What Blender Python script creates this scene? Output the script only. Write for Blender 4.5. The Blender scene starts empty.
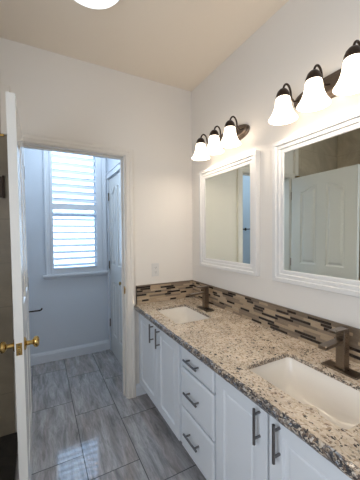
import bpy, bmesh, math, random
from mathutils import Vector, Matrix
random.seed(7)
PI = math.pi
S = bpy.context.scene
COL = S.collection

# ------------------------------------------------------------------ camera
cam_d = bpy.data.cameras.new('camera'); cam = bpy.data.objects.new('camera', cam_d); COL.objects.link(cam)
S.camera = cam
cam_d.sensor_fit = 'HORIZONTAL'; cam_d.sensor_width = 36.0; cam_d.lens = 26.45; cam_d.clip_start = 0.02
yaw, pit, rol = (math.radians(a) for a in (28.101, -1.397, -0.452))
fw = Vector((math.sin(yaw)*math.cos(pit), math.cos(yaw)*math.cos(pit), math.sin(pit)))
rt = Vector((math.cos(yaw), -math.sin(yaw), 0)); up = rt.cross(fw)
rt2 = math.cos(rol)*rt + math.sin(rol)*up; up2 = -math.sin(rol)*rt + math.cos(rol)*up
cam.matrix_world = Matrix.Translation((-1.289, -2.163, 1.392)) @ Matrix((rt2, up2, -fw)).transposed().to_4x4()

# ------------------------------------------------------------------ sky, lights, exposure
W = bpy.data.worlds.new('sky'); S.world = W; W.use_nodes = True
wn = W.node_tree.nodes; wl = W.node_tree.links
bg = wn['Background']; bg.inputs['Strength'].default_value = 3.0
tc = wn.new('ShaderNodeTexCoord'); sx = wn.new('ShaderNodeSeparateXYZ'); rp = wn.new('ShaderNodeValToRGB')
wl.new(tc.outputs['Generated'], sx.inputs[0]); wl.new(sx.outputs['Z'], rp.inputs[0]); wl.new(rp.outputs[0], bg.inputs['Color'])
rp.color_ramp.elements[0].position = 0.0; rp.color_ramp.elements[0].color = (0.52, 0.74, 1.0, 1)
rp.color_ramp.elements[1].position = 0.6; rp.color_ramp.elements[1].color = (0.38, 0.64, 1.0, 1)
S.view_settings.view_transform = 'Standard'; S.view_settings.look = 'None'
S.view_settings.exposure = 0.54; S.view_settings.gamma = 1.0; S.view_settings.use_curve_mapping = False

def area(name, loc, rot, sx_, sy_, power, color, portal=False):
    d = bpy.data.lights.new(name, 'AREA'); d.shape = 'RECTANGLE'; d.size = sx_; d.size_y = sy_
    d.energy = power; d.color = color
    if portal: d.cycles.is_portal = True
    o = bpy.data.objects.new(name, d); COL.objects.link(o); o.location = loc; o.rotation_euler = rot
    return o
area('window_portal', (-0.92, 1.20, 1.70), (-PI/2, 0, 0), 0.50, 1.45, 1, (1, 1, 1), True)
area('rear_fill_light', (-1.05, -3.24, 1.50), (PI/2, 0, 0), 1.60, 1.30, 1.6, (1.0, 0.91, 0.80))  # unseen soft fill added behind the camera
area('side_fill_light', (-2.31, -2.15, 1.45), (PI/2, 0, -PI/2), 0.98, 1.06, 19, (0.82, 0.90, 1.0))  # unseen cool fill added from the left to lift the cabinet fronts
area('small_room_fill_light', (-1.0, 0.50, 2.70), (0, 0, 0), 0.30, 0.30, 5.5, (0.68, 0.84, 1.0))  # unseen overhead fill added to brighten the small room
SHADE_STRENGTH = 2.7
BULB_POWER = 0.9
DOME_STRENGTH = 0.80

# ------------------------------------------------------------------ mesh helpers
def finish(name, bm, mats, parent=None, smooth=False, loc=None):
    bmesh.ops.recalc_face_normals(bm, faces=bm.faces)
    me = bpy.data.meshes.new(name); bm.to_mesh(me); bm.free()
    if not isinstance(mats, (list, tuple)): mats = [mats]
    for m in mats: me.materials.append(m)
    if smooth:
        for p in me.polygons: p.use_smooth = True
        try: me.set_sharp_from_angle(angle=math.radians(38))
        except Exception: pass
    o = bpy.data.objects.new(name, me); COL.objects.link(o)
    if parent is not None:
        o.parent = parent
        o.matrix_parent_inverse = Matrix.Identity(4)
        o.location = -parent_loc(parent)
    return o
def parent_loc(p):
    v = Vector(p.location)
    if p.parent: v = v + parent_loc(p.parent)
    return v
# every mesh is written in world coordinates; finish() shifts it so its thing's base stays the origin
def empty(name, loc):
    o = bpy.data.objects.new(name, None); COL.objects.link(o); o.location = loc; o.empty_display_size = 0.05
    return o
def tag(o, label, cat, group=None):
    o['label'] = label; o['category'] = cat
    if group: o['group'] = group
    return o
def struct(o, label=None):
    o['kind'] = 'structure'
    if label: o['label'] = label
    return o

def box(bm, x0, x1, y0, y1, z0, z1, bev=0.0, mi=0, seg=2):
    r = bmesh.ops.create_cube(bm, size=1.0)
    vs = r['verts']
    for v in vs:
        v.co = Vector(((x0+x1)/2 + v.co.x*(x1-x0), (y0+y1)/2 + v.co.y*(y1-y0), (z0+z1)/2 + v.co.z*(z1-z0)))
    fs = set(f for v in vs for f in v.link_faces)
    for f in fs: f.material_index = mi
    if bev > 0:
        es = list(set(e for v in vs for e in v.link_edges))
        r = bmesh.ops.bevel(bm, geom=es, offset=bev, segments=seg, affect='EDGES', profile=0.5)
        for f in r['faces']: f.material_index = mi
    return vs
def obox(bm, c, ax, ay, az, hx, hy, hz, bev=0.0):
    """box with its own axes"""
    r = bmesh.ops.create_cube(bm, size=2.0); vs = r['verts']
    for v in vs: v.co = Vector(c) + ax*(v.co.x*hx) + ay*(v.co.y*hy) + az*(v.co.z*hz)
    if bev > 0:
        es = list(set(e for v in vs for e in v.link_edges))
        bmesh.ops.bevel(bm, geom=es, offset=bev, segments=2, affect='EDGES', profile=0.5)
def ring_frame(d):
    d = d.normalized(); a = Vector((0, 0, 1)) if abs(d.z) < 0.9 else Vector((1, 0, 0))
    u = d.cross(a).normalized(); return u, d.cross(u).normalized()
def tube(bm, pts, rad, n=12, cap=True):
    pts = [Vector(p) for p in pts]; rr = rad if isinstance(rad, (list, tuple)) else [rad]*len(pts)
    rings = []; u = None
    for i, p in enumerate(pts):
        d = (pts[min(i+1, len(pts)-1)] - pts[max(i-1, 0)]).normalized()
        if u is None: u, w = ring_frame(d)
        else:
            u = (u - d*u.dot(d)).normalized(); w = d.cross(u)
        rings.append([bm.verts.new(p + (u*math.cos(2*PI*k/n) + w*math.sin(2*PI*k/n))*rr[i]) for k in range(n)])
    for a, b in zip(rings, rings[1:]):
        for k in range(n): bm.faces.new((a[k], a[(k+1) % n], b[(k+1) % n], b[k]))
    if cap: bm.faces.new(rings[0][::-1]); bm.faces.new(rings[-1])
def lathe(bm, prof, origin, axis=Vector((0, 0, 1)), n=28, sx_=1.0, cap0=False, cap1=False):
    """prof: (radius, distance along axis)"""
    axis = axis.normalized(); u, w = ring_frame(axis); O = Vector(origin); rings = []
    for r, h in prof:
        rings.append([bm.verts.new(O + axis*h + (u*math.cos(2*PI*k/n) + w*math.sin(2*PI*k/n))*max(r, 1e-4)) for k in range(n)])
    for a, b in zip(rings, rings[1:]):
        for k in range(n): bm.faces.new((a[k], a[(k+1) % n], b[(k+1) % n], b[k]))
    if cap0: bm.faces.new(rings[0][::-1])
    if cap1: bm.faces.new(rings[-1])
def NB(): return bmesh.new()

def rrect(x0, x1, y0, y1, r, n=5):
    """rounded rectangle, counter-clockwise list of 2-D points"""
    out = []
    for cx, cy, a0 in ((x1-r, y0+r, -PI/2), (x1-r, y1-r, 0), (x0+r, y1-r, PI/2), (x0+r, y0+r, PI)):
        for k in range(n+1):
            a = a0 + PI/2*k/n; out.append((cx + r*math.cos(a), cy + r*math.sin(a)))
    return out
def offset_in(pts, d):
    """move a counter-clockwise outline inwards by d (mitred)"""
    n = len(pts); out = []
    for i in range(n):
        p0, p1, p2 = Vector(pts[i-1]), Vector(pts[i]), Vector(pts[(i+1) % n])
        a = (p1-p0).normalized(); b = (p2-p1).normalized()
        na = Vector((-a.y, a.x)); nb = Vector((-b.y, b.x)); m = (na+nb)
        m = m.normalized() if m.length > 1e-6 else na
        out.append(tuple(p1 + m*(d/max(0.35, m.dot(na)))))
    return out
def panelled_face(bm, outer, holes, steps, to3):
    """flat face with recessed panels. steps: list of (inset, depth); to3(u, v, depth) -> point"""
    def loop(pts, dep): return [bm.verts.new(to3(p[0], p[1], dep)) for p in pts]
    def edges(vs): return [bm.edges.new((vs[i], vs[(i+1) % len(vs)])) for i in range(len(vs))]
    ov = loop(outer, 0.0); es = edges(ov)
    firsts = []
    for h in holes:
        hv = loop(h, 0.0); es += edges(hv); firsts.append(hv)
    bmesh.ops.triangle_fill(bm, use_beauty=True, use_dissolve=False, edges=es)
    for h, hv in zip(holes, firsts):
        prev = hv
        for ins, dep in steps:
            nv = loop(offset_in(h, ins), dep)
            for i in range(len(nv)):
                j = (i+1) % len(nv)
                bm.faces.new((prev[i], prev[j], nv[j], nv[i]))
            prev = nv
        es2 = [e for e in (bm.edges.get((prev[i], prev[(i+1) % len(prev)])) for i in range(len(prev))) if e]
        bmesh.ops.triangle_fill(bm, use_beauty=True, use_dissolve=False, edges=es2)
    return ov
def mitred_frame(bm, y0, y1, z0, z1, prof, X=0.0, sgn=-1):
    """frame on the plane x=X; prof: list of (inset from the outer edge, height off the wall)"""
    rings = []
    for ins, h in prof:
        rings.append([bm.verts.new((X + sgn*h, y, z)) for y, z in ((y0+ins, z0+ins), (y1-ins, z0+ins), (y1-ins, z1-ins), (y0+ins, z1-ins))])
    for a, b in zip(rings, rings[1:]):
        for k in range(4): bm.faces.new((a[k], a[(k+1) % 4], b[(k+1) % 4], b[k]))

# ------------------------------------------------------------------ material helpers
class NT:
    def __init__(s, name):
        s.m = bpy.data.materials.new(name); s.m.use_nodes = True; s.t = s.m.node_tree
        s.b = s.t.nodes['Principled BSDF']
    def n(s, typ, **kw):
        x = s.t.nodes.new(typ)
        for k, v in kw.items(): setattr(x, k, v)
        return x
    def l(s, a, b): s.t.links.new(a, b)
    def math(s, op, a, b=None, c=None):
        x = s.n('ShaderNodeMath', operation=op)
        for i, v in enumerate((a, b, c)):
            if v is None: continue
            if isinstance(v, (int, float)): x.inputs[i].default_value = v
            else: s.l(v, x.inputs[i])
        return x.outputs[0]
    def obj(s): return s.n('ShaderNodeTexCoord').outputs['Object']
    def mapping(s, vec, scale=(1, 1, 1), rot=(0, 0, 0)):
        x = s.n('ShaderNodeMapping'); x.inputs['Scale'].default_value = scale; x.inputs['Rotation'].default_value = rot
        s.l(vec, x.inputs['Vector']); return x.outputs[0]
    def noise(s, vec, scale, detail=4, rough=0.5, dist=0.0):
        x = s.n('ShaderNodeTexNoise'); x.inputs['Scale'].default_value = scale; x.inputs['Detail'].default_value = detail
        x.inputs['Roughness'].default_value = rough; x.inputs['Distortion'].default_value = dist
        if vec is not None: s.l(vec, x.inputs['Vector'])
        return x
    def ramp(s, fac, stops, interp='LINEAR'):
        x = s.n('ShaderNodeValToRGB'); x.color_ramp.interpolation = interp
        e = x.color_ramp.elements
        while len(e) < len(stops): e.new(0.5)
        for i, (p, c) in enumerate(stops):
            e[i].position = p; e[i].color = (*c, 1) if len(c) == 3 else c
        s.l(fac, x.inputs[0]); return x.outputs[0]
    def mix(s, fac, a, b, mode='MIX'):
        x = s.n('ShaderNodeMix', data_type='RGBA', blend_type=mode)
        for v, i in ((fac, 0), (a, 6), (b, 7)):
            if isinstance(v, (int, float)): x.inputs[i].default_value = v
            elif isinstance(v, tuple): x.inputs[i].default_value = (*v, 1)
            else: s.l(v, x.inputs[i])
        return x.outputs[2]
    def bump(s, h, strength=0.2, dist=0.01):
        x = s.n('ShaderNodeBump'); x.inputs['Strength'].default_value = strength; x.inputs['Distance'].default_value = dist
        s.l(h, x.inputs['Height']); s.l(x.outputs[0], s.b.inputs['Normal'])
    def set(s, **kw):
        for k, v in kw.items():
            k = k.replace('_', ' ')
            i = s.b.inputs[k]
            if isinstance(v, (int, float)): i.default_value = v
            elif isinstance(v, tuple): i.default_value = (*v, 1) if len(v) == 3 else v
            else: s.l(v, i)
        return s

def paint(name, col, rough=0.6, bump=0.05, scale=220, var=0.03):
    t = NT(name); o = t.obj()
    n1 = t.noise(o, 2.5, 3); c2 = tuple(c*(1-var) for c in col)
    t.set(Base_Color=t.mix(n1.outputs[0], col, c2), Roughness=rough)
    if bump: t.bump(t.noise(o, scale, 3).outputs[0], bump, 0.002)
    return t.m
def metal(name, col, rough=0.3, met=1.0, brushed=True):
    t = NT(name); o = t.obj()
    n1 = t.noise(t.mapping(o, (1, 1, 12)), 60, 3)
    t.set(Base_Color=t.mix(n1.outputs[0], col, tuple(c*0.8 for c in col)), Metallic=met,
          Roughness=t.math('ADD', t.math('MULTIPLY', n1.outputs[0], 0.12 if brushed else 0.03), rough-0.05))
    return t.m

M = {}
M['wall'] = paint('wall_paint', (0.79, 0.75, 0.70), 0.75, 0.12, 160)
M['ceiling'] = paint('ceiling_paint', (0.86, 0.765, 0.645), 0.9, 0.25, 120)
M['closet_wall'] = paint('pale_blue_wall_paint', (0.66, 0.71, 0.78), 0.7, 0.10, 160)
M['trim'] = paint('trim_enamel', (0.78, 0.735, 0.675), 0.32, 0.0)
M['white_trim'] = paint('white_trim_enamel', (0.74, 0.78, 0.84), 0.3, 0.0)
M['door'] = paint('door_enamel', (0.74, 0.735, 0.71), 0.22, 0.04, 60)
M['cabinet'] = paint('cabinet_lacquer', (0.68, 0.71, 0.75), 0.35, 0.0)
M['cab_in'] = paint('cabinet_shadow_gap', (0.35, 0.36, 0.38), 0.6, 0.0)
M['mirror_frame'] = paint('mirror_frame_enamel', (0.72, 0.71, 0.695), 0.3, 0.0)
M['ceramic'] = paint('sink_ceramic', (0.86, 0.81, 0.74), 0.12, 0.0, var=0.01)
M['plastic'] = paint('white_plastic', (0.70, 0.685, 0.66), 0.35, 0.0)
M['slot'] = paint('dark_slot', (0.05, 0.05, 0.05), 0.6, 0.0)
M['kick'] = paint('toe_kick_paint', (0.22, 0.22, 0.23), 0.6, 0.0)
M['bronze'] = metal('dark_bronze', (0.06, 0.043, 0.034), 0.38, 0.8)
M['nickel'] = metal('brushed_brown_nickel', (0.235, 0.19, 0.15), 0.28)
M['pull'] = metal('dark_nickel_pull', (0.22, 0.21, 0.21), 0.33)
M['brass'] = metal('polished_brass', (0.60, 0.41, 0.15), 0.20, 1.0, False)
M['chrome'] = metal('chrome', (0.7, 0.7, 0.7), 0.1, 1.0, False)
t = NT('mirror_silver'); n1 = t.noise(t.obj(), 1.0, 1)
t.set(Base_Color=t.mix(n1.outputs[0], (0.80, 0.85, 0.80), (0.81, 0.86, 0.81)), Metallic=1.0, Roughness=0.0); M['mirror'] = t.m
def emissive(name, col, e0, strength, edge):
    t = NT(name); n1 = t.noise(t.obj(), 9, 3, 0.6, 1.5)
    t.set(Base_Color=(0.8, 0.78, 0.75), Roughness=0.25, Emission_Color=t.mix(n1.outputs[0], col, e0), Emission_Strength=strength)
    return t.m
M['shade'] = emissive('lit_alabaster_glass', (1.0, 0.85, 0.68), (1.0, 0.82, 0.63), SHADE_STRENGTH, 0)
M['dome'] = emissive('lit_opal_dome', (0.86, 0.93, 1.0), (0.84, 0.92, 1.0), DOME_STRENGTH, 0)
t = NT('window_glass'); n1 = t.noise(t.obj(), 3, 1)
t.set(Base_Color=(0.9, 0.95, 1.0), Roughness=0.02, Specular_IOR_Level=0.5)
tr_ = t.n('ShaderNodeBsdfTransparent'); mx = t.n('ShaderNodeMixShader'); fr = t.n('ShaderNodeFresnel'); fr.inputs[0].default_value = 1.3
gl = t.n('ShaderNodeBsdfGlossy'); gl.inputs['Roughness'].default_value = 0.01
t.l(fr.outputs[0], mx.inputs[0]); t.l(tr_.outputs[0], mx.inputs[1]); t.l(gl.outputs[0], mx.inputs[2]); t.l(mx.outputs[0], t.t.nodes['Material Output'].inputs['Surface']); M['glass'] = t.m

# grey streaked porcelain floor tiles, 12 x 24 in, laid with a one-third offset
def tile_material():
    t = NT('grey_streaked_floor_tile'); o = t.obj(); s = t.n('ShaderNodeSeparateXYZ'); t.l(o, s.inputs[0])
    x, y = s.outputs[0], s.outputs[1]
    w, L, g = 0.302, 0.609, 0.0026
    u = t.math('DIVIDE', t.math('ADD', x, 1.066), w); c = t.math('FLOOR', u); fu = t.math('SUBTRACT', u, c)
    v = t.math('DIVIDE', t.math('ADD', t.math('ADD', y, 0.019), t.math('MULTIPLY', c, 0.2)), L)
    r = t.math('FLOOR', v); fv = t.math('SUBTRACT', v, r)
    du = t.math('MULTIPLY', t.math('MINIMUM', fu, t.math('SUBTRACT', 1.0, fu)), w)
    dv = t.math('MULTIPLY', t.math('MINIMUM', fv, t.math('SUBTRACT', 1.0, fv)), L)
    grout = t.math('LESS_THAN', t.math('MINIMUM', du, dv), g)
    tid = t.math('ADD', t.math('MULTIPLY', c, 17.31), t.math('MULTIPLY', r, 7.77))
    wn_ = t.n('ShaderNodeTexWhiteNoise', noise_dimensions='1D'); t.l(tid, wn_.inputs['W'])
    cb = t.n('ShaderNodeCombineXYZ')
    t.l(t.math('ADD', t.math('MULTIPLY', x, 4.6), t.math('MULTIPLY', wn_.outputs[0], 31.0)), cb.inputs[0])
    t.l(t.math('ADD', t.math('MULTIPLY', y, 0.75), t.math('MULTIPLY', wn_.outputs[0], 57.0)), cb.inputs[1])
    n1 = t.noise(cb.outputs[0], 5.0, 8, 0.68, 0.6); n2 = t.noise(cb.outputs[0], 1.6, 3, 0.5, 0.8); n3 = t.noise(cb.outputs[0], 16.0, 6, 0.7, 1.2)
    base = t.ramp(n1.outputs[0], [(0.30, (0.13, 0.125, 0.13)), (0.44, (0.30, 0.295, 0.30)), (0.56, (0.44, 0.43, 0.44)), (0.72, (0.62, 0.61, 0.62))])
    warm = t.mix(t.ramp(n2.outputs[0], [(0.42, (0, 0, 0)), (0.66, (0.85, 0.85, 0.85))]), base, (0.84, 0.73, 0.67), 'MULTIPLY')
    fine = t.mix(t.ramp(n3.outputs[0], [(0.52, (0, 0, 0)), (0.66, (0.5, 0.5, 0.5))]), warm, (0.15, 0.145, 0.15))
    tone = t.mix(0.2, fine, t.ramp(wn_.outputs[0], [(0, (0.30, 0.30, 0.31)), (1, (0.44, 0.43, 0.44))]))
    t.set(Base_Color=t.mix(grout, tone, (0.03, 0.03, 0.033)),
          Roughness=t.math('ADD', t.math('MULTIPLY', grout, 0.55), t.math('ADD', 0.05, t.math('MULTIPLY', n2.outputs[0], 0.08))),
          Specular_IOR_Level=0.7, Coat_Weight=0.45, Coat_Roughness=0.03, Coat_IOR=1.6)
    t.bump(t.math('SUBTRACT', t.math('MULTIPLY', n1.outputs[0], 0.02), grout), 0.25, 0.002)
    return t.m
M['tile'] = tile_material()

def granite(name, dark, rough, lo_=0.905):
    t = NT(name); o = t.obj()
    wob = t.noise(o, 22, 4, 0.6)
    vm = t.n('ShaderNodeVectorMath', operation='MULTIPLY_ADD'); t.l(wob.outputs['Color'], vm.inputs[0])
    vm.inputs[1].default_value = (0.045, 0.045, 0.045); t.l(o, vm.inputs[2])
    p = t.mapping(vm.outputs[0], (1.0, 0.62, 1.0), (0, 0, 0.5))
    def cells(scale, rnd=1.0):
        v = t.n('ShaderNodeTexVoronoi'); v.inputs['Scale'].default_value = scale; v.inputs['Randomness'].default_value = rnd
        t.l(p, v.inputs['Vector']); s = t.n('ShaderNodeSeparateColor'); t.l(v.outputs['Color'], s.inputs[0]); return s.outputs[0], s.outputs[1], v.outputs['Distance']
    a, a2, ad = cells(150); b, b2, bd = cells(210)
    big = t.noise(o, 9, 5, 0.6, 0.5)
    base = t.ramp(a, [(0.0, (0.68, 0.575, 0.45)), (0.30, (0.56, 0.45, 0.335)), (0.50, (0.74, 0.65, 0.54)), (0.76, (0.38, 0.28, 0.20)), (0.86, (0.64, 0.55, 0.45))], 'CONSTANT')
    soft = t.mix(t.ramp(big.outputs[0], [(0.35, (0, 0, 0)), (0.7, (0.75, 0.75, 0.75))]), base, (0.46, 0.38, 0.29))
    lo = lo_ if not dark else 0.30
    spk = t.math('GREATER_THAN', t.math('ADD', b, t.math('MULTIPLY', t.math('SUBTRACT', big.outputs[0], 0.5), 0.7)), lo)
    c1 = t.mix(spk, soft, t.ramp(b2, [(0.0, (0.06, 0.045, 0.04)), (0.30, (0.20, 0.14, 0.10)), (0.70, (0.26, 0.22, 0.18))], 'CONSTANT'))
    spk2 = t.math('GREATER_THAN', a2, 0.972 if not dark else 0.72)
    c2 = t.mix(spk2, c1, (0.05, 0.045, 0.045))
    if dark: c2 = t.mix(t.ramp(big.outputs[0], [(0.40, (0.2, 0.2, 0.2)), (0.62, (0.45, 0.45, 0.45))]), c2, t.ramp(a, [(0.0, (0.05, 0.05, 0.055)), (0.60, (0.12, 0.14, 0.17)), (0.92, (0.30, 0.40, 0.52))], 'CONSTANT'))  # light blue patches put cool reflections into the edge colour
    t.set(Base_Color=c2, Roughness=rough, Specular_IOR_Level=0.5)
    if dark: t.bump(big.outputs[0], 0.6, 0.01)
    return t.m
M['granite'] = granite('cream_speckled_granite', False, 0.22)
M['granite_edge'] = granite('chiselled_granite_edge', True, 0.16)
M['granite_rim'] = granite('cut_granite_rim', False, 0.3, 0.40)

def strip_tile(name, col, rough, spec=0.5):
    t = NT(name); o = t.obj(); n1 = t.noise(t.mapping(o, (4, 4, 40)), 6, 4, 0.6)
    t.set(Base_Color=t.mix(n1.outputs[0], tuple(c*0.78 for c in col), tuple(min(1, c*1.22) for c in col)), Roughness=rough, Specular_IOR_Level=spec)
    return t.m
MOS = [strip_tile('tan_stone_strip', (0.40, 0.30, 0.20), 0.5), strip_tile('taupe_stone_strip', (0.25, 0.185, 0.13), 0.45),
       strip_tile('pale_beige_strip', (0.46, 0.355, 0.25), 0.45), strip_tile('grey_brown_strip', (0.18, 0.135, 0.095), 0.4),
       strip_tile('dark_brown_glass_strip', (0.022, 0.013, 0.010), 0.10, 0.7), strip_tile('mosaic_grout', (0.20, 0.165, 0.13), 0.8)]
def shower_tile(c_):
    t = NT('brown_shower_tile'); o = t.obj()
    br = t.n('ShaderNodeTexBrick'); t.l(t.mapping(o, (1, 1, 1), (PI/2, 0, 0)), br.inputs['Vector'])
    br.inputs['Scale'].default_value = 1.0; br.inputs['Mortar Size'].default_value = 0.003; br.inputs['Brick Width'].default_value = 0.45; br.inputs['Row Height'].default_value = 0.30
    n1 = t.noise(o, 3, 6, 0.6, 1.0); cc = t.ramp(n1.outputs[0], [(0.3, tuple(q*0.65 for q in c_)), (0.7, c_)])
    t.set(Base_Color=t.mix(br.outputs['Fac'], cc, tuple(q*0.7 for q in c_)), Roughness=0.3); return t.m
M['shower'] = shower_tile((0.62, 0.53, 0.41)); M['shower_shaded'] = shower_tile((0.30, 0.25, 0.18))  # second copy is darkened in colour for the shade behind the door
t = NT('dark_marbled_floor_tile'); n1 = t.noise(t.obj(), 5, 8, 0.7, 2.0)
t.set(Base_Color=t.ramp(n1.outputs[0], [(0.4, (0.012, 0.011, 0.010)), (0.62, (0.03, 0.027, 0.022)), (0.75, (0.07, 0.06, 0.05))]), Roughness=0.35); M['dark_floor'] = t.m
t = NT('ground_gravel'); n1 = t.noise(t.obj(), 4, 6); t.set(Base_Color=t.ramp(n1.outputs[0], [(0.3, (0.35, 0.36, 0.36)), (0.7, (0.6, 0.6, 0.6))]), Roughness=0.9); M['ground'] = t.m

# ------------------------------------------------------------------ room shell
H = 2.722; YT = 1.049; XR = -0.551; XL = -2.30; YR = -3.25; WT = 0.115
DX0, DX1, DZ = -1.385, -0.658, 2.035            # clear doorway incl. jambs
bm = NB(); box(bm, XL-0.1, 0.1, YR-0.1, YT+0.12, -0.06, 0.0); struct(finish('floor', bm, M['tile']), 'grey streaked rectangular floor tiles with thin dark grout')
bm = NB(); box(bm, XL-0.1, 0.1, YR-0.1, YT+0.12, H, H+0.06); struct(finish('ceiling', bm, M['ceiling']), 'tan painted flat ceiling')
bm = NB(); box(bm, 0.0, 0.1, YR-0.1, WT, 0, H); struct(finish('wall_right', bm, M['wall']), 'pale painted wall behind the framed mirrors')
bm = NB(); box(bm, -0.648, 0.0, 0, WT, 0, H); box(bm, XL-0.1, DX0, 0, WT, 0, H); box(bm, DX0, -0.648, 0, WT, DZ+0.004, H)
struct(finish('wall_back', bm, M['wall']), 'cream painted wall around the open doorway')
bm = NB(); box(bm, XL-0.1, XL, YR-0.1, -2.65, 0, H); box(bm, XL-0.1, XL, -1.65, 0, 0, H); box(bm, XL-0.1, XL, -2.65, -1.65, 0, 0.90); box(bm, XL-0.1, XL, -2.65, -1.65, 2.0, H); struct(finish('wall_left', bm, M['wall']), 'painted wall beyond the shower')
# rear wall with an opening added for the rear fill light
bm = NB(); box(bm, XL, -1.90, YR-0.1, YR, 0, H); box(bm, -0.20, 0, YR-0.1, YR, 0, H)
box(bm, -1.90, -0.20, YR-0.1, YR, 0, 0.82); box(bm, -1.90, -0.20, YR-0.1, YR, 2.18, H)
struct(finish('wall_rear', bm, M['wall']), 'painted wall behind the camera')
# water closet room walls
XTL = -1.52
bm = NB(); box(bm, XTL-0.1, XTL, WT, YT, 0, H); struct(finish('wall_closet_left', bm, M['closet_wall']), 'pale blue wall of the small room, left side')
RD0, RD1, RDZ = 0.36, 0.995, 2.035              # side door opening in the small room
bm = NB(); box(bm, XR, XR+0.1, WT, RD0, 0, H); box(bm, XR, XR+0.1, RD1, YT, 0, H); box(bm, XR, XR+0.1, RD0, RD1, RDZ, H); box(bm, XR+0.05, XR+0.1, RD0, RD1, 0, RDZ)
struct(finish('wall_closet_right', bm, M['closet_wall']), 'pale blue wall of the small room, right side')
WX0, WX1, WZ0, WZ1 = -1.175, -0.665, 0.985, 2.43
bm = NB(); box(bm, XTL-0.1, WX0, YT, YT+0.12, 0, H); box(bm, WX1, XR+0.1, YT, YT+0.12, 0, H)
box(bm, WX0, WX1, YT, YT+0.12, 0, WZ0); box(bm, WX0, WX1, YT, YT+0.12, WZ1, H)
struct(finish('wall_closet_back', bm, M['closet_wall']), 'pale blue wall around the shuttered window')
# shower corner surfaces behind the open door
bm = NB(); box(bm, XL, -1.46, -0.012, 0, 0, 2.07); struct(finish('wall_shower_lower', bm, M['shower_shaded']), 'brown shower tile behind the open door, its shade put into the colour')
bm = NB(); box(bm, XL, -1.50, -0.012, 0, 2.07, 2.33); struct(finish('wall_shower_back', bm, M['shower']), 'brown tile facing in the corner behind the open door')
bm = NB(); box(bm, XL, XL+0.012, -1.7, -0.012, 0, 2.33); box(bm, XL, -1.50, -0.010, 0, 2.332, H); box(bm, XL, XL+0.010, -1.7, -0.012, 2.332, H)
struct(finish('wall_shower_left', bm, M['shower']), 'brown tile facing on the left shower wall')
bm = NB(); box(bm, -1.50, -1.445, -0.03, 0, 2.07, 2.40, 0.004); struct(finish('trim_1', bm, M['trim']), 'cream edge strip beside the shower tile')
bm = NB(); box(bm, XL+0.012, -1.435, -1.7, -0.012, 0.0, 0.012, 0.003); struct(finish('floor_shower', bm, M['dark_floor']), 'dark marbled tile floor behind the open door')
bm = NB(); box(bm, -14, 12, YT+1.5, 30, -3.3, -3.2); struct(finish('ground', bm, M['ground']), 'pale ground outside below the window')

# baseboards
def baseboard_prof(bm, p0, p1, nrm, h=0.115, d=0.014):
    p0 = Vector(p0); p1 = Vector(p1); nrm = Vector(nrm)
    prof = [(0, 0), (d, 0), (d, h*0.74), (d*0.75, h*0.80), (d*0.75, h*0.86), (d*0.35, h*0.95), (d*0.3, h), (0, h)]
    a = [bm.verts.new(p0 + nrm*q[0] + Vector((0, 0, q[1]))) for q in prof]; b = [bm.verts.new(p1 + nrm*q[0] + Vector((0, 0, q[1]))) for q in prof]
    n = len(prof)
    for k in range(n): bm.faces.new((a[k], a[(k+1) % n], b[(k+1) % n], b[k]))
    bm.faces.new(a[::-1]); bm.faces.new(b)
bm = NB(); baseboard_prof(bm, (XTL, YT, 0), (XR, YT, 0), (0, -1, 0)); struct(finish('baseboard_closet_back', bm, M['white_trim']))
bm = NB(); baseboard_prof(bm, (XTL, WT, 0), (XTL, YT-0.014, 0), (1, 0, 0)); struct(finish('baseboard_closet_left', bm, M['white_trim']))
bm = NB(); baseboard_prof(bm, (-0.583, 0, 0), (-0.475, 0, 0), (0, -1, 0), 0.10); struct(finish('baseboard_back', bm, M['white_trim']))
bm = NB(); baseboard_prof(bm, (XR, WT, 0), (XR, RD0-0.06, 0), (-1, 0, 0)); struct(finish('baseboard_closet_right', bm, M['white_trim']))

# doorway casing and jambs (one continuous trim)
def casing_u(bm, xi0, xi1, zi, w, Y, sgn, zb=0.0):
    """mitred casing around a doorway in a y=Y wall, sgn = direction off the wall"""
    prof = [(0.0, 0.0), (0.0, 0.010), (0.006, 0.014), (0.030, 0.014), (0.036, 0.019), (0.052, 0.021), (w-0.004, 0.021), (w, 0.017), (w, 0.0)]
    def pt(x, y, z): return (x, y, z)
    L = []; 
    for ins, h in prof:
        y = Y + sgn*h
        L.append([bm.verts.new(c) for c in ((xi0-ins, y, zb), (xi0-ins, y, zi+ins*0.82), (xi1+ins, y, zi+ins*0.82), (xi1+ins, y, zb))])
    for a, b in zip(L, L[1:]):
        for k in range(3): bm.faces.new((a[k], a[k+1], b[k+1], b[k]))
bm = NB(); casing_u(bm, -1.380, -0.646, 2.040, 0.066, 0.0, -1)
casing_u(bm, -1.380, -0.646, 2.040, 0.068, WT, 1)
box(bm, DX1, -0.6475, -0.001, WT+0.001, 0, DZ+0.003)                 # right jamb lining sits proud of the opening
box(bm, DX1-0.011, DX1, 0.042, 0.075, 0, DZ-0.011, 0.002)  # stop
box(bm, DX0-0.001, DX0+0.012, -0.001, WT+0.001, 0, DZ+0.003)
box(bm, DX0, DX1, -0.001, WT+0.001, DZ-0.001, DZ+0.005); box(bm, DX0, DX1, 0.042, 0.075, DZ-0.012, DZ, 0.002)
tr = struct(finish('trim_2', bm, M['trim']), 'cream moulded casing around the open doorway')
bm = NB(); box(bm, DX1-0.0015, DX1+0.001, 0.006, 0.036, 0.885, 0.950, 0.001); box(bm, DX1-0.010, DX1, -0.006, 0.008, 0.895, 0.94, 0.002)
sp = finish('strike_plate', bm, M['brass'], tr); sp['label'] = 'small brass strike plate'
bm = NB(); box(bm, DX1-0.0022, DX1-0.001, 0.014, 0.028, 0.900, 0.935); finish('strike_slot', bm, M['slot'], sp)

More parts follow.
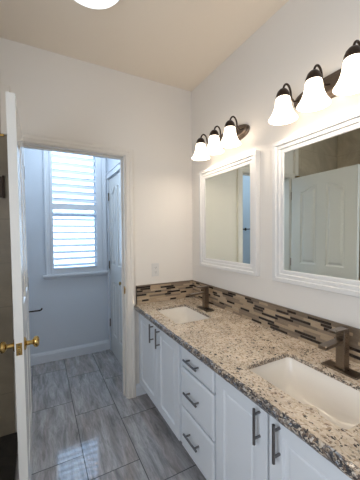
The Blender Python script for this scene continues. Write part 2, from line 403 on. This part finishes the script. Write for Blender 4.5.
# ------------------------------------------------------------------ panelled doors
def arch_panels(w, h, rise):
    """four openings of a cathedral-arch door, (u across 0..w, v up 0..h), counter-clockwise"""
    st = 0.115; ms = 0.105; pw = (w - 2*st - ms)/2; out = []
    for side in (0, 1):
        u0 = st if side == 0 else st + pw + ms; u1 = u0 + pw
        zl, zh = h-0.175, h-0.175+rise
        top = []
        for k in range(9):
            s = k/8; e = s*s*(3-2*s)
            top.append((u0 + pw*s, zl + (zh-zl)*e) if side == 0 else (u0 + pw*s, zh + (zl-zh)*e))
        out.append([(u0, 1.035), (u1, 1.035)] + top[::-1])
        out.append([(u0, 0.22), (u1, 0.22), (u1, 0.84), (u0, 0.84)])
    return out
STEPS = [(0.005, 0.006), (0.013, 0.011), (0.022, 0.011), (0.042, 0.002)]
def door_slab(name, parent, w, h, th, O, U, N_, z0):
    """O: corner at hinge edge on face A; U: unit vector across; N_: outward normal of face A"""
    O = Vector(O); U = Vector(U); N_ = Vector(N_); Z = Vector((0, 0, 1))
    bm = NB(); outer = [(0, 0), (w, 0), (w, h), (0, h)]; holes = arch_panels(w, h, 0.06)
    a = panelled_face(bm, outer, holes, STEPS, lambda u, v, d: O + U*u + Z*(z0+v) - N_*d)
    b = panelled_face(bm, outer, holes, STEPS, lambda u, v, d: O + U*u + Z*(z0+v) - N_*(th-d))
    for i in range(4):
        j = (i+1) % 4; bm.faces.new((a[i], a[j], b[j], b[i]))
    return finish(name, bm, M['door'], parent)
KNOB = [(0.030, 0.0), (0.031, 0.004), (0.026, 0.008), (0.012, 0.011), (0.010, 0.030), (0.013, 0.036), (0.022, 0.040), (0.0265, 0.047), (0.026, 0.056), (0.018, 0.062), (0.005, 0.064)]
def knob(name, parent, O, N_, s=1.0):
    bm = NB(); lathe(bm, [(r*s, h*s) for r, h in KNOB], O, Vector(N_), 24, cap0=True, cap1=True); return finish(name, bm, M['brass'], parent, True)
def hinge(parent, c, half_y, nx):
    bm = NB(); tube(bm, [(c[0], c[1], c[2]-0.045), (c[0], c[1], c[2]+0.045)], 0.0065, 10)
    box(bm, c[0]-0.001, c[0]+0.001 + 0.0, c[1]-half_y, c[1]+half_y, c[2]-0.044, c[2]+0.044)
    return finish('hinge', bm, M['nickel'], parent, True)
# door_1: opened 90 degrees into the bathroom, free edge towards the camera
d1 = empty('door_1', (-1.387, -0.02, 0.0)); struct(d1, 'open white panelled door with brass knobs, seen nearly edge-on')
DXF = -1.369
door_slab('door_leaf', d1, 0.727, 2.012, 0.036, (DXF, -0.040, 0), (0, -1, 0), (1, 0, 0), 0.010)
knob('door_knob', d1, (DXF, -0.705, 0.872), (1, 0, 0)); knob('door_knob', d1, (DXF-0.036, -0.705, 0.872), (-1, 0, 0))
bm = NB(); box(bm, DXF-0.030, DXF-0.006, -0.7685, -0.7665, 0.844, 0.900, 0.0008); box(bm, DXF-0.024, DXF-0.012, -0.778, -0.767, 0.863, 0.881, 0.002)
lp = finish('latch_plate', bm, M['brass'], d1); lp['label'] = 'brass latch plate on the door edge'
bm = NB()
for z in (0.851, 0.893): lathe(bm, [(0.003, 0.0), (0.003, 0.001)], (DXF-0.018, -0.7685, z), Vector((0, -1, 0)), 10, cap0=True, cap1=True)
finish('screw', bm, M['slot'], lp)
for z in (0.25, 1.05, 1.82): hinge(d1, (DXF-0.004, -0.033, z), 0.006, 1)
d1.rotation_euler = (0, -0.010, 0); d1.location.x += 0.019     # hangs a touch out of plumb
# door_2: closed door in the side wall of the small room
d2 = empty('door_2', (XR, RD1, 0.0)); struct(d2, 'closed white panelled door in the small room')
door_slab('door_leaf', d2, RD1-RD0-0.006, 2.018, 0.034, (XR+0.003, RD1-0.003, 0), (0, -1, 0), (-1, 0, 0), 0.010)
knob('door_knob', d2, (XR+0.003, 0.430, 0.90), (-1, 0, 0), 0.75)
for z in (0.34, 1.03, 1.83): hinge(d2, (XR-0.004, RD1-0.001, z), 0.014, -1)
bm = NB()
box(bm, XR-0.014, XR, RD1+0.004, YT-0.001, 0.115, RDZ+0.075, 0.003); box(bm, XR-0.014, XR, RD0-0.062, RD0-0.004, 0, RDZ+0.075, 0.003)
box(bm, XR-0.016, XR, RD0-0.062, YT-0.001, RDZ+0.006, RDZ+0.066, 0.003); box(bm, XR-0.022, XR, RD0-0.068, YT-0.001, RDZ+0.060, RDZ+0.075, 0.003)
struct(finish('trim_3', bm, M['white_trim']), 'white casing around the closed side door')
# bronze hinge plate in the shower corner
bm = NB(); box(bm, -1.535, -1.489, -0.022, -0.012, 1.645, 1.785, 0.003); tube(bm, [(-1.492, -0.030, 1.64), (-1.492, -0.030, 1.79)], 0.007, 12)
for z in (1.67, 1.715, 1.76): lathe(bm, [(0.007, 0), (0.007, 0.003)], (-1.515, -0.022, z), Vector((0, -1, 0)), 10, cap1=True)
tag(finish('wall_bracket', bm, M['bronze']), 'dark bronze hinge plate on the tiled corner left of the open door', 'bracket')
bm = NB(); box(bm, -1.530, -1.482, -0.024, -0.012, 2.055, 2.071, 0.003)
tag(finish('shower_rail_end', bm, M['brass']), 'brass rail end high on the wall behind the open door', 'rail')

# ------------------------------------------------------------------ window with plantation shutter
w1 = empty('window_1', (-0.92, YT+0.06, WZ0)); struct(w1, 'bright white window behind louvred shutters')
bm = NB()
def yframe(bm, x0, x1, z0, z1, ins, ya, yb, bev=0.003):
    box(bm, x0, x0+ins, ya, yb, z0, z1, bev); box(bm, x1-ins, x1, ya, yb, z0, z1, bev)
    box(bm, x0+ins, x1-ins, ya, yb, z0, z0+ins, bev); box(bm, x0+ins, x1-ins, ya, yb, z1-ins, z1, bev)
yframe(bm, WX0, WX1, WZ0, WZ1, 0.03, YT+0.075, YT+0.115); box(bm, WX0+0.03, WX1-0.03, YT+0.08, YT+0.112, 1.60, 1.645, 0.003)
finish('window_frame', bm, M['white_trim'], w1)
bm = NB(); box(bm, WX0+0.03, WX1-0.03, YT+0.094, YT+0.098, WZ0+0.03, 1.60); box(bm, WX0+0.03, WX1-0.03, YT+0.094, YT+0.098, 1.645, WZ1-0.03); finish('pane', bm, M['glass'], w1)
bm = NB()
# moulded surround on the wall face
def surround(bm, x0, x1, z0, z1, Y, prof):
    R = []
    for ins, h in prof:
        R.append([bm.verts.new((x, Y-h, z)) for x, z in ((x0+ins, z0), (x0+ins, z1-ins), (x1-ins, z1-ins), (x1-ins, z0))])
    for a, b in zip(R, R[1:]):
        for k in range(3): bm.faces.new((a[k], a[k+1], b[k+1], b[k]))
surround(bm, -1.232, -0.572, 0.955, 2.50, YT, [(0, 0), (0, 0.020), (0.012, 0.024), (0.020, 0.018), (0.040, 0.016), (0.045, 0.012), (0.058, 0.012), (0.058, 0)])
struct(finish('trim_4', bm, M['white_trim']), 'white moulded surround of the shuttered window')
bm = NB(); box(bm, -1.262, -0.553, YT-0.045, YT, 0.930, 0.957, 0.006, seg=3); box(bm, -1.240, -0.558, YT-0.016, YT, 0.905, 0.930, 0.004)
struct(finish('trim_5', bm, M['white_trim']), 'white sill under the shuttered window')
sh = tag(empty('plantation_shutter', (-0.92, YT-0.004, 0.958)), 'white plantation shutter with tilted louvres in the window', 'shutter')
bm = NB(); y0s, y1s = YT-0.026, YT+0.004
LX0, LX1, LZ0, LZ1 = -1.148, -0.692, 1.020, 2.375
box(bm, LX0-0.028, LX0, y0s, y1s, 0.958, 2.43, 0.003); box(bm, LX1, LX1+0.062, y0s, y1s, 0.958, 2.43, 0.003)
box(bm, LX0, LX1, y0s, y1s, 0.958, LZ0, 0.003); box(bm, LX0, LX1, y0s, y1s, LZ1, 2.43, 0.003)
box(bm, LX0, LX1, y0s, y1s, 1.668, 1.733, 0.003)
finish('shutter_frame', bm, M['white_trim'], sh)
bm = NB(); tube(bm, [(LX1-0.05, YT-0.048, 1.04), (LX1-0.05, YT-0.048, 1.64)], 0.004, 8); 
bm.free()
def louver(zc, tilt, half=0.036):
    bm = NB(); n = 12; yc = YT-0.011; A = []; B = []
    for k in range(n):
        a = 2*PI*k/n; p = half*math.cos(a); q = 0.0055*math.sin(a)
        y = p*math.cos(tilt) - q*math.sin(tilt); z = p*math.sin(tilt) + q*math.cos(tilt)
        A.append(bm.verts.new((LX0+0.002, yc+y, zc+z))); B.append(bm.verts.new((LX1-0.002, yc+y, zc+z)))
    for k in range(n): bm.faces.new((A[k], A[(k+1) % n], B[(k+1) % n], B[k]))
    bm.faces.new(A[::-1]); bm.faces.new(B)
    return finish('louver', bm, M['white_trim'], sh, True)
for k in range(8): louver(1.775 + 0.0785*k, math.radians(46))
for k in range(9): louver(1.052 + 0.0722*k, math.radians(18))

# toilet paper holder and towel bar in the small room
bm = NB(); lathe(bm, [(0.024, 0), (0.024, 0.006), (0.010, 0.010), (0.009, 0.05)], (-1.43, YT, 0.590), Vector((0, -1, 0)), 18, cap1=True)
tube(bm, [(-1.43, YT-0.05, 0.590), (-1.425, YT-0.058, 0.590), (-1.36, YT-0.060, 0.590), (-1.29, YT-0.060, 0.590), (-1.277, YT-0.060, 0.598), (-1.272, YT-0.060, 0.612)], 0.0075, 10)
tag(finish('toilet_paper_holder', bm, M['bronze']), 'dark hooked toilet paper holder low on the pale blue wall', 'paper holder')
tb = tag(empty('towel_bar', (XTL, 0.60, 1.465)), 'dark towel bar on the blue wall, glimpsed in the far mirror', 'towel bar')
bm = NB(); tube(bm, [(XTL+0.06, 0.30, 1.450), (XTL+0.06, 0.94, 1.450)], 0.007, 12); finish('bar', bm, M['bronze'], tb, True)
for y in (0.33, 0.91):
    bm = NB(); lathe(bm, [(0.022, 0), (0.022, 0.006), (0.009, 0.010), (0.009, 0.06)], (XTL, y, 1.450), Vector((1, 0, 0)), 16, cap1=True); finish('post', bm, M['bronze'], tb, True)

# ------------------------------------------------------------------ vanity
CT = 0.79; CB = 0.750; CS = CT-0.018
Y1, Y0 = -0.002, -1.91
van = tag(empty('vanity_cabinet', (-0.28, -0.955, 0)), 'long white double vanity with dark bar pulls under granite', 'cabinet')
FX = -0.533                                    # face frame front
bm = NB()
box(bm, FX, FX+0.02, Y0, Y1, 0.105, 0.128)        # bottom rail
box(bm, FX, FX+0.02, Y0, Y1, 0.722, CS-0.0005)        # top rail
for y0, y1 in ((-0.032, Y1), (-0.787, -0.748), (-1.137, -1.110), (Y0, -1.825)): box(bm, FX, FX+0.02, y0, y1, 0.128, 0.728)

for z in (0.353, 0.602): box(bm, FX, FX+0.02, -1.11, -0.787, z, z+0.022)
finish('face_frame', bm, M['cabinet'], van)
bm = NB(); box(bm, FX+0.02, -0.012, Y0, Y0+0.016, 0.0, CS-0.0005); box(bm, FX+0.02, -0.012, Y1-0.016, Y1, 0.105, CS-0.0005)
box(bm, FX+0.02, -0.012, Y0+0.016, Y1-0.016, 0.105, 0.121); box(bm, -0.018, -0.004, Y0, Y1, 0.0, CS-0.0005)
finish('carcass', bm, M['cabinet'], van)
bm = NB(); box(bm, -0.475, -0.460, Y0+0.016, Y1-0.001, 0.0, 0.105); finish('toe_kick', bm, M['kick'], van)
def pull(parent, p0, p1, off):
    """bar pull with two posts; p0,p1 bar ends; off: vector from bar to the door face"""
    p0, p1, off = Vector(p0), Vector(p1), Vector(off); d = (p1-p0)
    bm = NB(); tube(bm, [p0, p1], 0.0058, 12)
    for s in (0.16, 0.84): tube(bm, [p0+d*s, p0+d*s+off], 0.0050, 10)
    return finish('handle', bm, M['pull'], parent, True)
def cab_door(y0, y1, z0, z1, hy):
    bm = NB(); th = 0.020; X = FX - 0.0005
    st = 0.060; hole = [(y0+st, z0+st), (y1-st, z0+st), (y1-st, z1-st), (y0+st, z1-st)]
    outer = [(y0+0.003, z0+0.003), (y1-0.003, z0+0.003), (y1-0.003, z1-0.003), (y0+0.003, z1-0.003)]
    ov = panelled_face(bm, outer, [hole], [(0.0, 0.001), (0.005, 0.009), (0.012, 0.010), (0.022, 0.010), (0.026, 0.007), (0.030, 0.006)], lambda u, v, d: (X-th+d, u, v))
    c1 = [bm.verts.new((X-th+0.004, y, z)) for y, z in ((y0, z0), (y1, z0), (y1, z1), (y0, z1))]
    c2 = [bm.verts.new((X, y, z)) for y, z in ((y0, z0), (y1, z0), (y1, z1), (y0, z1))]
    for a, b in ((ov, c1), (c1, c2)):
        for i in range(4):
            j = (i+1) % 4; bm.faces.new((a[i], a[j], b[j], b[i]))
    bm.faces.new(c2)
    o = finish('door', bm, M['cabinet'], van)
    pull(o, (X-th-0.030, hy, 0.590), (X-th-0.030, hy, 0.727), (0.030, 0, 0))
cab_door(-0.412, -0.026, 0.120, 0.738, -0.353)
cab_door(-0.753, -0.4195, 0.120, 0.738, -0.468)
cab_door(-1.4595, -1.134, 0.120, 0.738, -1.424)
cab_door(-1.838, -1.4695, 0.120, 0.738, -1.519)
def drawer(z0, z1, hz):
    bm = NB(); X = FX-0.0005; y0, y1 = -1.116, -0.782
    R = []
    for ins, x in ((0, X), (0, X-0.013), (0.004, X-0.017), (0.012, X-0.0195), (0.014, X-0.020)):
        R.append([bm.verts.new((x, y, z)) for y, z in ((y0+ins, z0+ins), (y1-ins, z0+ins), (y1-ins, z1-ins), (y0+ins, z1-ins))])
    for a, b in zip(R, R[1:]):
        for i in range(4): bm.faces.new((a[i], a[(i+1) % 4], b[(i+1) % 4], b[i]))
    bm.faces.new(R[0]); bm.faces.new(R[-1][::-1])
    o = finish('drawer', bm, M['cabinet'], van)
    pull(o, (X-0.050, -1.002, hz), (X-0.050, -0.866, hz), (0.030, 0, 0))
drawer(0.610, 0.738, 0.678); drawer(0.368, 0.598, 0.489); drawer(0.120, 0.356, 0.251)

# countertop with two cut-outs
ctr = tag(empty('countertop', (-0.30, -0.955, CB)), 'long cream speckled granite countertop with two sink cutouts', 'countertop')
SK = [(-0.615, -0.205), (-1.702, -1.262)]      # cut-outs along y
SX0, SX1 = -0.478, -0.198
def cut(y0, y1, bump=False):
    pts = rrect(SX0, SX1, y0, y1, 0.022, 4)
    if bump:                                    # small tongue of stone at the front rim
        i = max(range(len(pts)), key=lambda k: (-pts[k][0])*10 - pts[k][1]*0)   # on the front side
        new = []
        n = len(pts)
        for k in range(n):
            new.append(pts[k])
            a, b = pts[k], pts[(k+1) % n]
            if abs(a[0]-SX0) < 1e-6 and abs(b[0]-SX0) < 1e-6 and abs(a[1]-b[1]) > 0.1:
                for s in range(9):
                    yy = -1.555 - 0.008*s; new.append((SX0 + 0.024*math.sin(PI*s/8), yy))
        pts = new
    return pts
cuts = [cut(*SK[0]), cut(*SK[1], True)]
bm = NB(); XF = -0.577; YE = -1.93
outer = [(XF, YE), (-0.001, YE), (-0.001, -0.001), (XF, -0.001)]
top = panelled_face(bm, outer, [], [], lambda u, v, d: (u, v, CT)) if False else None
tv = [bm.verts.new((x, y, CT)) for x, y in outer]; bv = [bm.verts.new((x, y, CS)) for x, y in outer]
def loop_e(bm, vs): return [bm.edges.new((vs[i], vs[(i+1) % len(vs)])) for i in range(len(vs))]
et = loop_e(bm, tv); eb = loop_e(bm, bv)
for c in cuts:
    r = 0.003
    a = [bm.verts.new((*p, CT)) for p in offset_in(c, -r)]; m1_ = [bm.verts.new((*p, CT-r)) for p in c]; b = [bm.verts.new((*p, CS)) for p in c]
    et += loop_e(bm, a); eb += loop_e(bm, b)
    for q, w_ in ((a, m1_), (m1_, b)):
        for i in range(len(q)):
            j = (i+1) % len(q); f_ = bm.faces.new((q[i], q[j], w_[j], w_[i])); f_.material_index = 1
bmesh.ops.triangle_fill(bm, use_beauty=True, edges=et); bmesh.ops.triangle_fill(bm, use_beauty=True, edges=eb)
for i in range(4):
    j = (i+1) % 4; bm.faces.new((tv[i], tv[j], bv[j], bv[i]))
finish('slab', bm, [M['granite'], M['granite_rim']], ctr)
# rough chiselled front edge
bm = NB(); n = 260; rows = 7; V = []
from mathutils import noise as mn
for i in range(n+1):
    y = YE + (-0.001-YE)*i/n; row = []
    for j in range(rows+1):
        s = j/rows; z = CT - (CT-CB+0.004)*s
        bulge = 0.013*math.sin(PI*min(1, s*0.85+0.12))
        nz = mn.fractal(Vector((y*16, z*30, 3.1)), 1.0, 2.0, 4)*0.0055 + mn.noise(Vector((y*7, 0, 1.7)))*0.004
        x = XF - 0.001 - (0 if j == 0 else bulge + nz) if j < rows else XF
        if j == 0: x = XF + 0.0005
        row.append(bm.verts.new((x, y, z + (0 if j in (0,) else nz*0.5))))
    row.append(bm.verts.new((XF+0.0005, y, CB+0.001)))
    V.append(row)
for a, b in zip(V, V[1:]):
    for j in range(rows+1): bm.faces.new((a[j], a[j+1], b[j+1], b[j]))
bm.faces.new(V[0]); bm.faces.new(V[-1][::-1])
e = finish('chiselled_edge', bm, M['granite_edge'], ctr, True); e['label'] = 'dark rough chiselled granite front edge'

# undermount sinks
def sink(y0, y1, label):
    t_ = tag(empty('undermount_sink', ((SX0+SX1)/2, (y0+y1)/2, CT-0.19)), label, 'sink', 'undermount sinks in the granite top')
    bm = NB(); Z0 = CS-0.0005
    lv = [(-0.016, 0.0), (-0.006, 0.0), (-0.003, -0.004), (0.002, -0.030), (0.010, -0.070), (0.026, -0.105), (0.055, -0.128), (0.085, -0.136), (0.115, -0.139)]
    rings = []
    for ins, dz in lv:
        r = min(0.03 + max(0, ins)*1.5, (SX1-SX0)/2 - ins - 0.002)
        pts = rrect(SX0+ins, SX1-ins, y0+ins*1.25, y1-ins*1.25, r, 5)
        rings.append([bm.verts.new((p[0], p[1], Z0+dz)) for p in pts])
    nn = len(rings[0])
    for a, b in zip(rings, rings[1:]):
        for i in range(nn): bm.faces.new((a[i], a[(i+1) % nn], b[(i+1) % nn], b[i]))
    bm.faces.new(rings[-1])
    # outer shell gives the bowl its thickness
    o2 = []
    for ins, dz in ((-0.016, 0.0), (-0.016, -0.012), (-0.010, -0.030), (0.0, -0.080), (0.030, -0.135), (0.110, -0.152)):
        pts = rrect(SX0+ins, SX1-ins, y0+ins*1.25, y1-ins*1.25, 0.035, 5); o2.append([bm.verts.new((p[0], p[1], Z0+dz)) for p in pts])
    for a, b in zip(o2, o2[1:]):
        for i in range(nn): bm.faces.new((a[i], a[(i+1) % nn], b[(i+1) % nn], b[i]))
    bm.faces.new(o2[-1])
    bmesh.ops.remove_doubles(bm, verts=bm.verts, dist=1e-5)
    finish('basin', bm, M['ceramic'], t_, True)
    bm = NB(); lathe(bm, [(0.022, 0.0), (0.021, 0.003), (0.012, 0.0035), (0.011, 0.001)], ((SX0+SX1)/2, (y0+y1)/2, Z0-0.139), n=20, cap0=True, cap1=True); finish('drain', bm, M['chrome'], t_, True)
sink(*SK[0], 'white rectangular undermount sink at the doorway end of the counter')
sink(*SK[1], 'white rectangular undermount sink nearest the camera, below the big mirror')

# faucets
def faucet(yc, label, first=None):
    xb = -0.128
    f = tag(empty('faucet', (xb, yc, CT)), label, 'faucet', 'square single lever faucets')
    bm = NB(); box(bm, -0.163, -0.098, yc-0.078, yc+0.078, CT, CT+0.007, 0.002); finish('base_plate', bm, M['nickel'], f)
    bm = NB(); box(bm, xb-0.019, xb+0.019, yc-0.019, yc+0.019, CT+0.007, CT+0.172, 0.002); finish('body', bm, M['nickel'], f)
    bm = NB(); d = Vector((-1, 0, -0.05)).normalized(); u = Vector((0, 1, 0)); w = d.cross(u)
    a = Vector((xb-0.018, yc, CT+0.134)); obox(bm, a + d*0.062, d, u, w, 0.062, 0.0155, 0.0065, 0.0015); finish('spout', bm, M['nickel'], f)
    bm = NB(); box(bm, xb-0.018, xb+0.018, yc-0.018, yc+0.018, CT+0.172, CT+0.178)
    d = Vector((-1, 0, 0.03)).normalized(); w = d.cross(u)
    obox(bm, Vector((xb-0.030, yc, CT+0.182)), d, u, w, 0.050, 0.0150, 0.0032, 0.0015); finish('lever', bm, M['nickel'], f)
    return f
faucet(-0.412, 'brushed brown metal square faucet behind the sink near the doorway')
faucet(-1.487, 'brushed brown metal square faucet behind the sink nearest the camera')

# mosaic backsplashes
def mosaic(name, label, along, a0, a1):
    """along: 'y' on the mirror wall, 'x' on the back wall"""
    root = tag(empty(name, (0.0, (a0+a1)/2, CT) if along == 'y' else ((a0+a1)/2, 0.0, CT)), label, 'backsplash')
    def bx(bm, s0, s1, d0, d1, z0, z1, bev, mi):
        if along == 'y': box(bm, -d1, -d0, s0, s1, z0, z1, bev, mi, 1)
        else: box(bm, s0, s1, -d1, -d0, z0, z1, bev, mi, 1)
    z0, z1 = CT+0.0005, CT+0.160; off = 0.001
    bm = NB(); bx(bm, a0, a1, off, 0.007, z0, z1-0.004, 0, 5)
    nr = 9; trim = 0.010; rh = (z1-trim-z0)/nr
    for r in range(nr):
        s = a0 - random.uniform(0, 0.08); last = -1
        while s < a1:
            k = random.choices([0, 1, 2, 3, 4], [27, 20, 13, 10, 52])[0]
            if k == last: k = (k+1) % 5
            last = k
            ln = random.choice([0.075, 0.10, 0.15, 0.20]) if k != 4 else random.choice([0.06, 0.09, 0.13])
            p0, p1 = max(s, a0+0.001), min(s+ln, a1)
            if p1-p0 > 0.006: bx(bm, p0, p1-0.0015, 0.004, 0.0095 + (0.001 if k == 4 else 0), z0+r*rh+(0.0022 if k == 4 else 0.0006), z0+(r+1)*rh-(0.0022 if k == 4 else 0.0006), 0.0008, k)
            s += ln
    finish('mosaic_strips', bm, MOS, root)
    bm = NB(); bx(bm, a0, a1, off, 0.013, z1-trim, z1, 0.002, 0); e = finish('edge_trim', bm, MOS[3], root)
    if along == 'x':
        bm = NB(); bx(bm, a0-0.006, a0, off, 0.013, z0, z1, 0.0015, 0); e = finish('end_trim', bm, MOS[4], root); e['label'] = 'dark brown end strip'
    return root
mosaic('mosaic_backsplash', 'long brown and beige strip mosaic backsplash along the mirror wall', 'y', -1.93, -0.0145)
mosaic('mosaic_backsplash', 'short brown and beige strip mosaic backsplash beside the doorway, below the outlet', 'x', -0.560, -0.001)

# ------------------------------------------------------------------ framed mirrors
MPROF = [(0, 0.001), (0, 0.034), (0.003, 0.037), (0.022, 0.037), (0.025, 0.036), (0.0275, 0.029), (0.044, 0.029), (0.047, 0.028), (0.0495, 0.022), (0.066, 0.022), (0.071, 0.0205), (0.075, 0.017)]
def framed_mirror(y0, y1, z0, z1, label):
    r = tag(empty('framed_mirror', (0, (y0+y1)/2, z0)), label, 'mirror', 'white framed mirrors over the vanity')
    bm = NB(); mitred_frame(bm, y0, y1, z0, z1, MPROF); finish('frame', bm, M['mirror_frame'], r)
    bm = NB(); box(bm, -0.0180, -0.001, y0+0.073, y1-0.073, z0+0.073, z1-0.073); g = finish('mirror_glass', bm, M['mirror'], r)
framed_mirror(-0.872, -0.178, 1.106, 1.931, 'smaller-looking white framed mirror nearest the doorway, over the far sink')
framed_mirror(-1.702, -1.007, 1.100, 1.930, 'white framed mirror nearest the camera, reflecting the panelled door')

# ------------------------------------------------------------------ vanity lights
BELL = [(0.027, 0.0), (0.034, -0.005), (0.038, -0.020), (0.040, -0.040), (0.045, -0.062), (0.053, -0.084), (0.063, -0.102), (0.072, -0.115), (0.0725, -0.118), (0.069, -0.115), (0.059, -0.100), (0.049, -0.083), (0.041, -0.062), (0.036, -0.040), (0.034, -0.020), (0.029, -0.006)]
def vanity_light(yc, sp, label):
    r = tag(empty('vanity_light', (0, yc, 2.115)), label, 'wall light', 'three-shade wall lights over the mirrors')
    bm = NB(); half = 0.215; hz = 0.058
    # tapered oval back plate built up of stepped outlines
    R = []
    for ins, x in ((0, 0.001), (0, 0.012), (0.006, 0.018), (0.014, 0.019), (0.020, 0.027), (0.030, 0.030)):
        ring = []
        for k in range(48):
            a = 2*PI*k/48; c, s = math.cos(a), math.sin(a)
            yy = math.copysign(abs(c)**0.75, c)*(half-ins); zz = math.copysign(abs(s)**0.85, s)*(hz-ins)
            ring.append(bm.verts.new((-x, yc+yy, 2.110+zz)))
        R.append(ring)
    for a, b in zip(R, R[1:]):
        for k in range(48): bm.faces.new((a[k], a[(k+1) % 48], b[(k+1) % 48], b[k]))
    bm.faces.new(R[0]); bm.faces.new(R[-1][::-1])
    finish('back_plate', bm, M['plate'], r, True)
    X = -0.145; ZT = 2.105
    for i in (-1, 0, 1):
        y = yc + sp*i
        bm = NB(); pts = [(-0.028, y, 2.112)]
        for k in range(13):
            a = PI*k/12; pts.append((-0.085 + (X+0.085)*0.5*(1-math.cos(a)), y, 2.128 + 0.050*math.sin(a)))
        pts.insert(1, (-0.060, y, 2.100)); pts.insert(2, (-0.080, y, 2.112)); pts.append((X, y, ZT+0.02))
        tube(bm, pts, 0.0055, 10); finish('arm', bm, M['bronze'], r, True)
        bm = NB(); lathe(bm, [(0.007, 0.040), (0.018, 0.037), (0.028, 0.025), (0.035, 0.006), (0.037, -0.006), (0.034, -0.008), (0.020, 0.0)], (X, y, ZT), n=24, cap0=True, cap1=True); finish('socket_cup', bm, M['bronze'], r, True)
        bm = NB(); lathe(bm, BELL, (X, y, ZT), n=32); finish('shade', bm, M['shade'], r, True)
        bd = bpy.data.lights.new('bulb', 'POINT'); bd.energy = BULB_POWER; bd.color = (1.0, 0.88, 0.74); bd.shadow_soft_size = 0.022
        bo = bpy.data.objects.new('bulb', bd); COL.objects.link(bo); bo.parent = r; bo.location = Vector((X, y, ZT-0.085)) - r.location
M['plate'] = metal('light_plate_bronze', (0.16, 0.125, 0.10), 0.35, 0.9)
vanity_light(-0.562, 0.181, 'three lit bell shades on a bronze bar over the mirror nearest the doorway')
vanity_light(-1.356, 0.176, 'three lit bell shades on a bronze bar over the mirror nearest the camera')

# ceiling dome light
r = tag(empty('ceiling_light', (-1.032, -0.735, H)), 'round lit white dome light on the tan ceiling', 'ceiling light')
bm = NB(); lathe(bm, [(0.175, 0.0), (0.178, -0.012), (0.170, -0.018)], (-1.032, -0.735, H), n=40, cap0=True); finish('rim', bm, M['plastic'], r, True)
bm = NB(); lathe(bm, [(0.170*math.cos(a*PI/2/10), -0.016-0.085*math.sin(a*PI/2/10)) for a in range(10)] + [(0.001, -0.101)], (-1.032, -0.735, H), n=40, cap1=True); finish('dome', bm, M['dome'], r, True)

# outlet
r = tag(empty('outlet', (-0.383, 0, 1.08)), 'white double outlet on the wall above the short backsplash', 'outlet')
bm = NB(); box(bm, -0.420, -0.350, -0.006, -0.0005, 1.016, 1.132, 0.003); finish('cover_plate', bm, M['plastic'], r)
for zc in (1.054, 1.094):
    bm = NB(); box(bm, -0.399, -0.367, -0.0085, -0.005, zc-0.0155, zc+0.0155, 0.002); s = finish('socket', bm, M['plastic'], r)
    bm = NB(); box(bm, -0.391, -0.389, -0.0090, -0.0084, zc-0.003, zc+0.006); box(bm, -0.378, -0.376, -0.0090, -0.0084, zc-0.003, zc+0.006); box(bm, -0.385, -0.381, -0.0090, -0.0084, zc-0.011, zc-0.007); finish('slots', bm, M['slot'], s)

bm = NB()  # unseen frame added around the left fill light
for y0, y1, z0, z1 in ((-2.65, -2.61, 0.90, 2.0), (-1.69, -1.65, 0.90, 2.0), (-2.61, -1.69, 0.90, 0.94), (-2.61, -1.69, 1.96, 2.0), (-2.61, -1.69, 1.44, 1.47)): box(bm, XL-0.09, XL-0.05, y0, y1, z0, z1, 0.003)
struct(finish('side_fill_frame', bm, M['white_trim']), 'added unseen frame around the fill light in the left wall')
t = NT('frosted_glass'); n1 = t.noise(t.obj(), 30, 2); t.set(Base_Color=t.mix(n1.outputs[0], (0.75, 0.78, 0.80), (0.80, 0.82, 0.84)), Roughness=0.5); M['frosted'] = t.m
bm = NB(); box(bm, XL-0.078, XL-0.068, -2.65, -1.65, 0.90, 2.0); w3p = finish('pane', bm, M['frosted'], bpy.data.objects['side_fill_frame'])  # opaque pane closes the added opening behind the left fill
# added frame and opaque pane around the fill light behind the camera
bm = NB()
for x0, x1, z0, z1 in ((-1.90, -1.86, 0.82, 2.18), (-0.24, -0.20, 0.82, 2.18), (-1.86, -0.24, 0.82, 0.86), (-1.86, -0.24, 2.14, 2.18), (-1.07, -1.03, 0.86, 2.14)): box(bm, x0, x1, YR-0.08, YR-0.03, z0, z1, 0.003)
struct(finish('rear_fill_frame', bm, M['white_trim']), 'added unseen frame around the fill light behind the camera')
bm = NB(); box(bm, -1.90, -0.20, YR-0.062, YR-0.052, 0.82, 2.18); finish('pane', bm, M['frosted'], bpy.data.objects['rear_fill_frame'])
